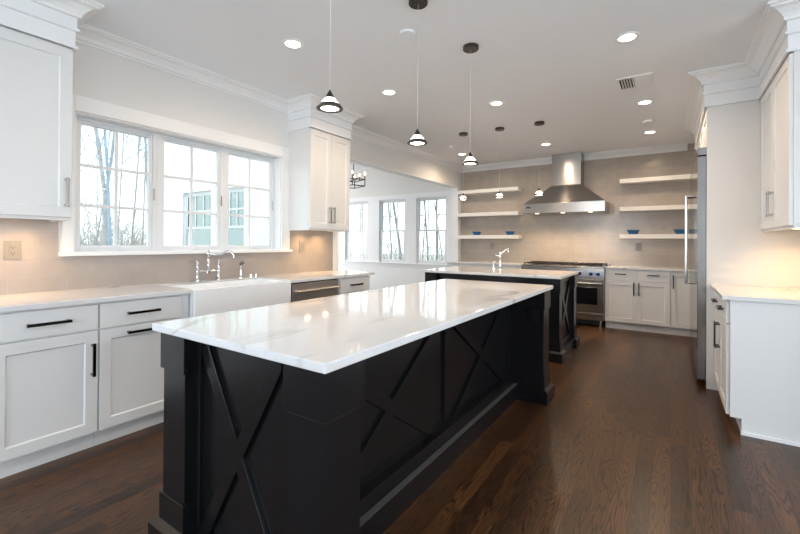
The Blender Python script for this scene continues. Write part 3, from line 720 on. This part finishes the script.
# far island faucet and soap pump
t = thing('prep_faucet', 'small chrome single-column faucet on the far island top', 'faucet', (-1.90, 5.26, T))
MB().lathe([(0, 0), (.028, 0), (.028, .008), (.018, .02), (.014, .05), (.018, .065), (.013, .08), (.013, .15), (.018, .16), (.018, .19), (.012, .20), (.012, .235), (0, .24)], (0, 0, 0), 20).build('stem', 'chrome', t, smooth=True)
MB().tube([(.0, 0, .19), (.05, -.03, .235), (.10, -.06, .265), (.125, -.075, .272), (.14, -.085, .262), (.145, -.088, .225)], [.011, .01, .01, .01, .011, .012], 12).build('spout', 'chrome', t, smooth=True)
MB().tube([(-.01, 0, .178), (-.055, -.01, .185), (-.06, -.01, .20)], [.008, .006, .008], 10).build('lever', 'chrome', t, smooth=True)
t = thing('soap_pump', 'small chrome soap pump left of the prep faucet on the far island', 'soap dispenser', (-1.99, 5.26, T))
MB().lathe([(0, 0), (.02, 0), (.02, .008), (.012, .015), (.010, .07), (.013, .08), (.013, .10), (0, .105)], (0, 0, 0), 16).build('body', 'chrome', t, smooth=True)
MB().tube([(0, 0, .098), (.03, -.02, .10)], .006, 10).build('spout', 'chrome', t, smooth=True)

# ------------------------------------------------------------ outlets
def outlet(label, loc, rz, mat='plate', double=False):
    t = thing('wall_outlet', label, 'outlet', loc, rz)
    w = .043
    B(-w, w, -.006, 0, -.062, .062).build('cover_plate', mat, t, bevel=.002)
    q = B(-.017, .017, -.009, -.006, -.034, .034).build('receptacle', mat, t, bevel=.002)
    s = MB()
    for zz in (-.018, .018): s.box(-.008, -.0055, -.0096, -.009, zz-.002, zz+.006).box(.0055, .008, -.0096, -.009, zz-.002, zz+.006).box(-.002, .002, -.0096, -.009, zz-.010, zz-.006)
    s.build('slot', 'dark', q, label='dark outlet slots')
    return t
outlet('taupe outlet on the beige tile under the left wall cabinet', (XW+.008, .785, 1.213), R(90))
outlet('taupe outlet on the tile between kitchen window and sunroom opening', (XW+.008, 3.25, 1.227), R(90))
outlet('taupe outlet on the tiled back wall left of the hood', (-2.88, YB, 1.226), 0)
outlet('taupe outlet on the tiled back wall right of the hood', (-.43, YB, 1.234), 0)
outlet('black outlet on the near island\'s far post', (-.925, iy1-.165, .70), 0, 'plateblk')

# ------------------------------------------------------------ ceiling things
def recessed(x, y, lab, e=38):
    t = thing('recessed_light', lab, 'ceiling light', (x, y, H), 0, 'recessed ceiling lights')
    MB().lathe([(.055, -.001), (.058, -.008), (.078, -.007), (.082, -.003), (.082, 0), (.055, 0)], (0, 0, 0), 32).build('trim_ring', 'trim', t, smooth=True)
    MB().lathe([(0, -.004), (.056, -.004), (.056, -.001), (0, -.001)], (0, 0, 0), 32).build('lens', 'lens', t, smooth=True, label='glowing round lens')
    lamp('downlight_lamp', 'SPOT', (0, 0, -.02), e, WARM, .06, t, 170, .6)
recessed(-2.416, 2.118, 'recessed ceiling light near the kitchen window, nearest the near pendant')
recessed(-2.375, 3.334, 'recessed ceiling light above the two-door wall cabinet by the opening')
recessed(-1.58, 4.23, 'recessed ceiling light in the middle, between the two pendant rows')
recessed(-.274, 3.395, 'largest recessed ceiling light, on the right before the air vent')
recessed(-.237, 5.055, 'recessed ceiling light just behind the air vent')
recessed(-.243, 6.443, 'recessed ceiling light at the back, right of the hood chimney')
recessed(-2.975, 6.336, 'recessed ceiling light at the back, in the corner by the sunroom opening')
recessed(-1.594, 6.38, 'recessed ceiling light at the back, directly before the hood chimney')
tag(MB().lathe([(0, -.012), (.05, -.012), (.056, -.006), (.056, 0), (0, 0)], (-1.596, 2.466, H), 28).build('ceiling_cap', 'ceil', smooth=True), 'flat round white cap on the ceiling beside the pendant canopies', 'ceiling cap')
tag(MB().lathe([(0, -.02), (.05, -.02), (.062, -.01), (.062, 0), (0, 0)], (-.237, 5.858, H), 28).build('smoke_detector', 'ceil', smooth=True), 'pale round ceiling detector between two recessed lights at the right', 'smoke detector')
tag(MB().lathe([(0, -.02), (.05, -.02), (.062, -.01), (.062, 0), (0, 0)], (-2.92, 5.73, H), 28).build('smoke_detector', 'ceil', smooth=True), 'pale round ceiling detector near the sunroom opening, left of the far pendants', 'smoke detector')
# air vent
t = thing('air_vent', 'white rectangular ceiling vent with open louvres', 'air vent', (-.285, 4.37, H))
q = MB(); a, b, fr = .145, .16, .022
q.box(-a, a, -b, -b+fr, -.01, 0).box(-a, a, b-fr, b, -.01, 0).box(-a, -a+fr, -b+fr, b-fr, -.01, 0).box(a-fr, a, -b+fr, b-fr, -.01, 0).box(-.006, .006, -b+fr, b-fr, -.01, 0)
q.build('frame', 'trim', t, bevel=.002)
B(-a+fr, a-fr, -b+fr, b-fr, -.0015, -.0005).build('backing', 'dark', t)
q = MB()
for i in range(5):
    x = -a+fr+.012+i*.022; q.prism([(x, -b+fr, -.002), (x+.003, -b+fr, -.002), (x+.014, -b+fr, -.010), (x+.011, -b+fr, -.010)], [(x, b-fr, -.002), (x+.003, b-fr, -.002), (x+.014, b-fr, -.010), (x+.011, b-fr, -.010)])
for i in range(9):
    y = -b+fr+.008+i*.030; q.prism([(.006, y, -.002), (.006, y+.003, -.002), (.006, y+.016, -.010), (.006, y+.013, -.010)], [(a-fr, y, -.002), (a-fr, y+.003, -.002), (a-fr, y+.016, -.010), (a-fr, y+.013, -.010)])
q.build('louvre', 'trim', t)

# pendants
def pendant(x, y, zb, lab, grp):
    t = thing('pendant_light', lab, 'pendant light', (x, y, H), 0, grp)
    z = zb-H; K = .79
    def sc(L): return [(r*K, z+(h-z)*K) for r, h in L]
    MB().lathe([(0, 0), (.058, 0), (.06, -.004), (.06, -.026), (.056, -.03), (0, -.03)], (0, 0, 0), 28).build('canopy', 'bronze', t, smooth=True, label='dark bronze round canopy')
    MB().tube([(0, 0, -.028), (0, 0, z+.112*K)], .0009, 6).build('cord', 'wire', t, label='thin pale cord')
    sh = MB().lathe(sc([(0, z+.118), (.004, z+.117), (.007, z+.11), (.033, z+.066), (.031, z+.064), (0, z+.064)]), (0, 0, 0), 28).build('shade', 'bronze', t, smooth=True, label='dark bronze cone tip')
    MB().lathe(sc([(0, z+.064), (.032, z+.064), (.058, z+.030), (.0, z+.030)]), (0, 0, 0), 28).build('diffuser_band', 'acry', sh, smooth=True, label='glowing white band')
    MB().lathe(sc([(.050, z+.026), (.064, z+.027), (.081, z+.006), (.079, z), (.056, z), (.054, z+.006), (.050, z+.026)]), (0, 0, 0), 32).build('shade_ring', 'bronze', sh, smooth=True, label='dark bronze rim ring')
    MB().lathe(sc([(0, z+.004), (.054, z+.004), (.054, z+.012), (0, z+.012)]), (0, 0, 0), 28).build('lens', 'lens', sh, smooth=True, label='glowing round lens')
    lamp('pendant_lamp', 'SPOT', (0, 0, z-.01), 7, WARM, .04, t, 140, .8)
G1 = 'cone pendants over the near island'; G2 = 'cone pendants over the far island'
pendant(-1.372, 1.435, 1.92, 'nearest cone pendant over the near island, left of the others', G1)
pendant(-1.322, 2.165, 1.897, 'middle cone pendant of three over the near island', G1)
pendant(-1.292, 2.90, 1.888, 'farthest cone pendant of three over the near island', G1)
pendant(-2.395, 5.145, 1.877, 'left cone pendant of three over the far island', G2)
pendant(-1.885, 5.17, 1.882, 'middle cone pendant of three over the far island', G2)
pendant(-1.378, 5.19, 1.882, 'right cone pendant of three over the far island, before the hood', G2)

# chandelier in the sunroom
t = thing('chandelier', 'black rectangular candle chandelier hanging in the sunroom', 'chandelier', (-4.93, 5.80, HS), R(-22))
z = 2.32-HS; a, b = .20, .13
q = MB()
for (p, s) in (((-a, -b), (a, -b)), ((a, -b), (a, b)), ((a, b), (-a, b)), ((-a, b), (-a, -b))):
    for zz in (z, z+.12): q.tube([(p[0], p[1], zz), (s[0], s[1], zz)], .009, 8)
for p in ((-a, -b), (a, -b), (a, b), (-a, b)): q.tube([(p[0], p[1], z), (p[0], p[1], z+.12)], .009, 8)
q.tube([(0, 0, z+.12), (0, 0, -.02)], .008, 8).tube([(-a, 0, z+.12), (a, 0, z+.12)], .008, 8)
q.build('frame', 'iron', t, smooth=True)
MB().lathe([(0, 0), (.06, 0), (.06, -.02), (0, -.025)], (0, 0, 0), 20).build('canopy', 'iron', t, smooth=True)
for (x, y) in ((-a, -b), (a, -b), (a, b), (-a, b), (0, -b), (0, b)):
    MB().lathe([(0, z+.12), (.02, z+.12), (.02, z+.127), (.011, z+.129), (.011, z+.20), (0, z+.20)], (x, y, 0), 14).build('candle_sleeve', 'brass', t, smooth=True, label='brown candle sleeve')
    MB().lathe([(0, z+.20), (.010, z+.205), (.016, z+.222), (.010, z+.245), (0, z+.262)], (x, y, 0), 14).build('bulb', 'bulb', t, smooth=True, label='lit candle bulb')

# ------------------------------------------------------------ outdoors
struct(B(-60, 40, -40, 60, -.75, -.70).build('ground', 'snow'))
def tree_mesh(h, r, fork=False, seed=0, lean=.04):
    rg = random.Random(seed); m = MB()
    def limb(p, d, L, r0, depth):
        n = 5 if depth == 0 else 4
        pts = [p]; rs = [r0]; q = p.copy(); dd = d.copy()
        for i in range(n):
            dd = (dd + Vector((rg.uniform(-1, 1), rg.uniform(-1, 1), rg.uniform(-.3, .6)))*(.07 if depth == 0 else .16)).normalized()
            q = q + dd*L/n; pts.append(q.copy()); rs.append(max(.006, r0*(1-(i+1)/n*(.55 if depth == 0 else .75))))
        m.tube(pts, rs, 6 if depth == 0 else 3, caps=False)
        if depth < 3:
            k = (9, 6, 4)[depth]
            for j in range(k):
                f = rg.uniform(.22 if depth == 0 else .25, 1.0); i = min(n-1, int(f*n)); pp = pts[i].lerp(pts[i+1], f*n-i if f*n-i <= 1 else 1)
                a = rg.uniform(0, 2*PI); up = rg.uniform(.25, 1.0)
                nd_ = (Vector((math.cos(a), math.sin(a), up)) + dd*.3).normalized()
                limb(pp, nd_, L*rg.uniform(.28, .45), rs[i]*rg.uniform(.28, .5), depth+1)
    base = Vector((0, 0, 0)); d = Vector((rg.uniform(-lean, lean), rg.uniform(-lean, lean), 1)).normalized()
    if fork:
        m.tube([(0, 0, 0), (.02, 0, h*.18), (.0, .02, h*.30)], [r, r*.9, r*.85], 8, caps=False)
        limb(Vector((0, .02, h*.29)), Vector((-.05, -.10, 1)).normalized(), h*.68, r*.75, 0)
        limb(Vector((0, .02, h*.29)), Vector((.04, .07, 1)).normalized(), h*.68, r*.62, 0)
    else: limb(base, d, h, r, 0)
    return m
def polar(px, rr):
    a = math.atan((px-400)/405.6)+yaw
    return (rr*math.sin(a), rr*math.cos(a))
GA = 'bare trees outside the sink window'; GB = 'bare trees outside the sunroom windows'
def tree(px, rr, h, r, seed, lab, grp, mat='bark', fork=False):
    x, y = polar(px, rr); o = tree_mesh(h, r, fork, seed).build('bare_tree', mat); o.location = (x, y, -.72)
    tag(o, lab, 'tree', grp)
tree(104, 11.5, 10, .062, 3, 'forked bare tree with the thickest trunk outside the leftmost sink window', GA, fork=True)
tree(120, 9.6, 8, .034, 4, 'slender bluish bare trunk right of the forked tree outside the window', GA, 'barkb')
tree(167, 12, 9, .045, 5, 'bare sapling at the left edge of the middle sink window', GA)
for i, (px, rr) in enumerate(((88, 15), (131, 14), (141, 18), (96, 20), (112, 17), (148, 13), (84, 24))):
    tree(px, rr, 9+i % 3, .024+.007*(i % 3), 20+i, 'leafless slender tree in the woods outside the leftmost sink window', GA)
for i, (px, rr) in enumerate(((353, 14), (361, 18), (366, 16), (384, 16), (391, 19), (404, 13.5), (421, 19), (429, 16), (437, 14.5), (444, 18))):
    tree(px, rr, 8+i % 3, .03+.009*(i % 3), 40+i, 'leafless tree in the woods outside the sunroom back windows', GB, 'barkd')
# undergrowth that nobody could count
m = MB(); rg = random.Random(11)
def twigs(n, p0, p1, r0, r1):
    for _ in range(n):
        x, y = polar(rg.uniform(p0, p1), rg.uniform(r0, r1)); hgt = rg.uniform(1.2, 3.0); q = Vector((x, y, -.72)); pts = [q]
        d = Vector((rg.uniform(-.35, .35), rg.uniform(-.35, .35), 1))
        for i in range(3): d += Vector((rg.uniform(-.3, .3), rg.uniform(-.3, .3), 0)); q = q + d.normalized()*hgt/3; pts.append(q)
        m.tube(pts, [.012, .010, .008, .006], 3, caps=False)
        for _k in range(3):
            s = pts[rg.randint(1, 3)]; e = s + Vector((rg.uniform(-.5, .5), rg.uniform(-.5, .5), rg.uniform(.1, .6)))*.8; m.tube([s, e], [.008, .006], 3, caps=False)
twigs(700, 66, 152, 11.5, 22); twigs(300, 345, 450, 11, 22)
tag(m.build('undergrowth', 'twig'), 'tangle of bare twigs and saplings on the ground outside the windows', 'undergrowth', kind='stuff')
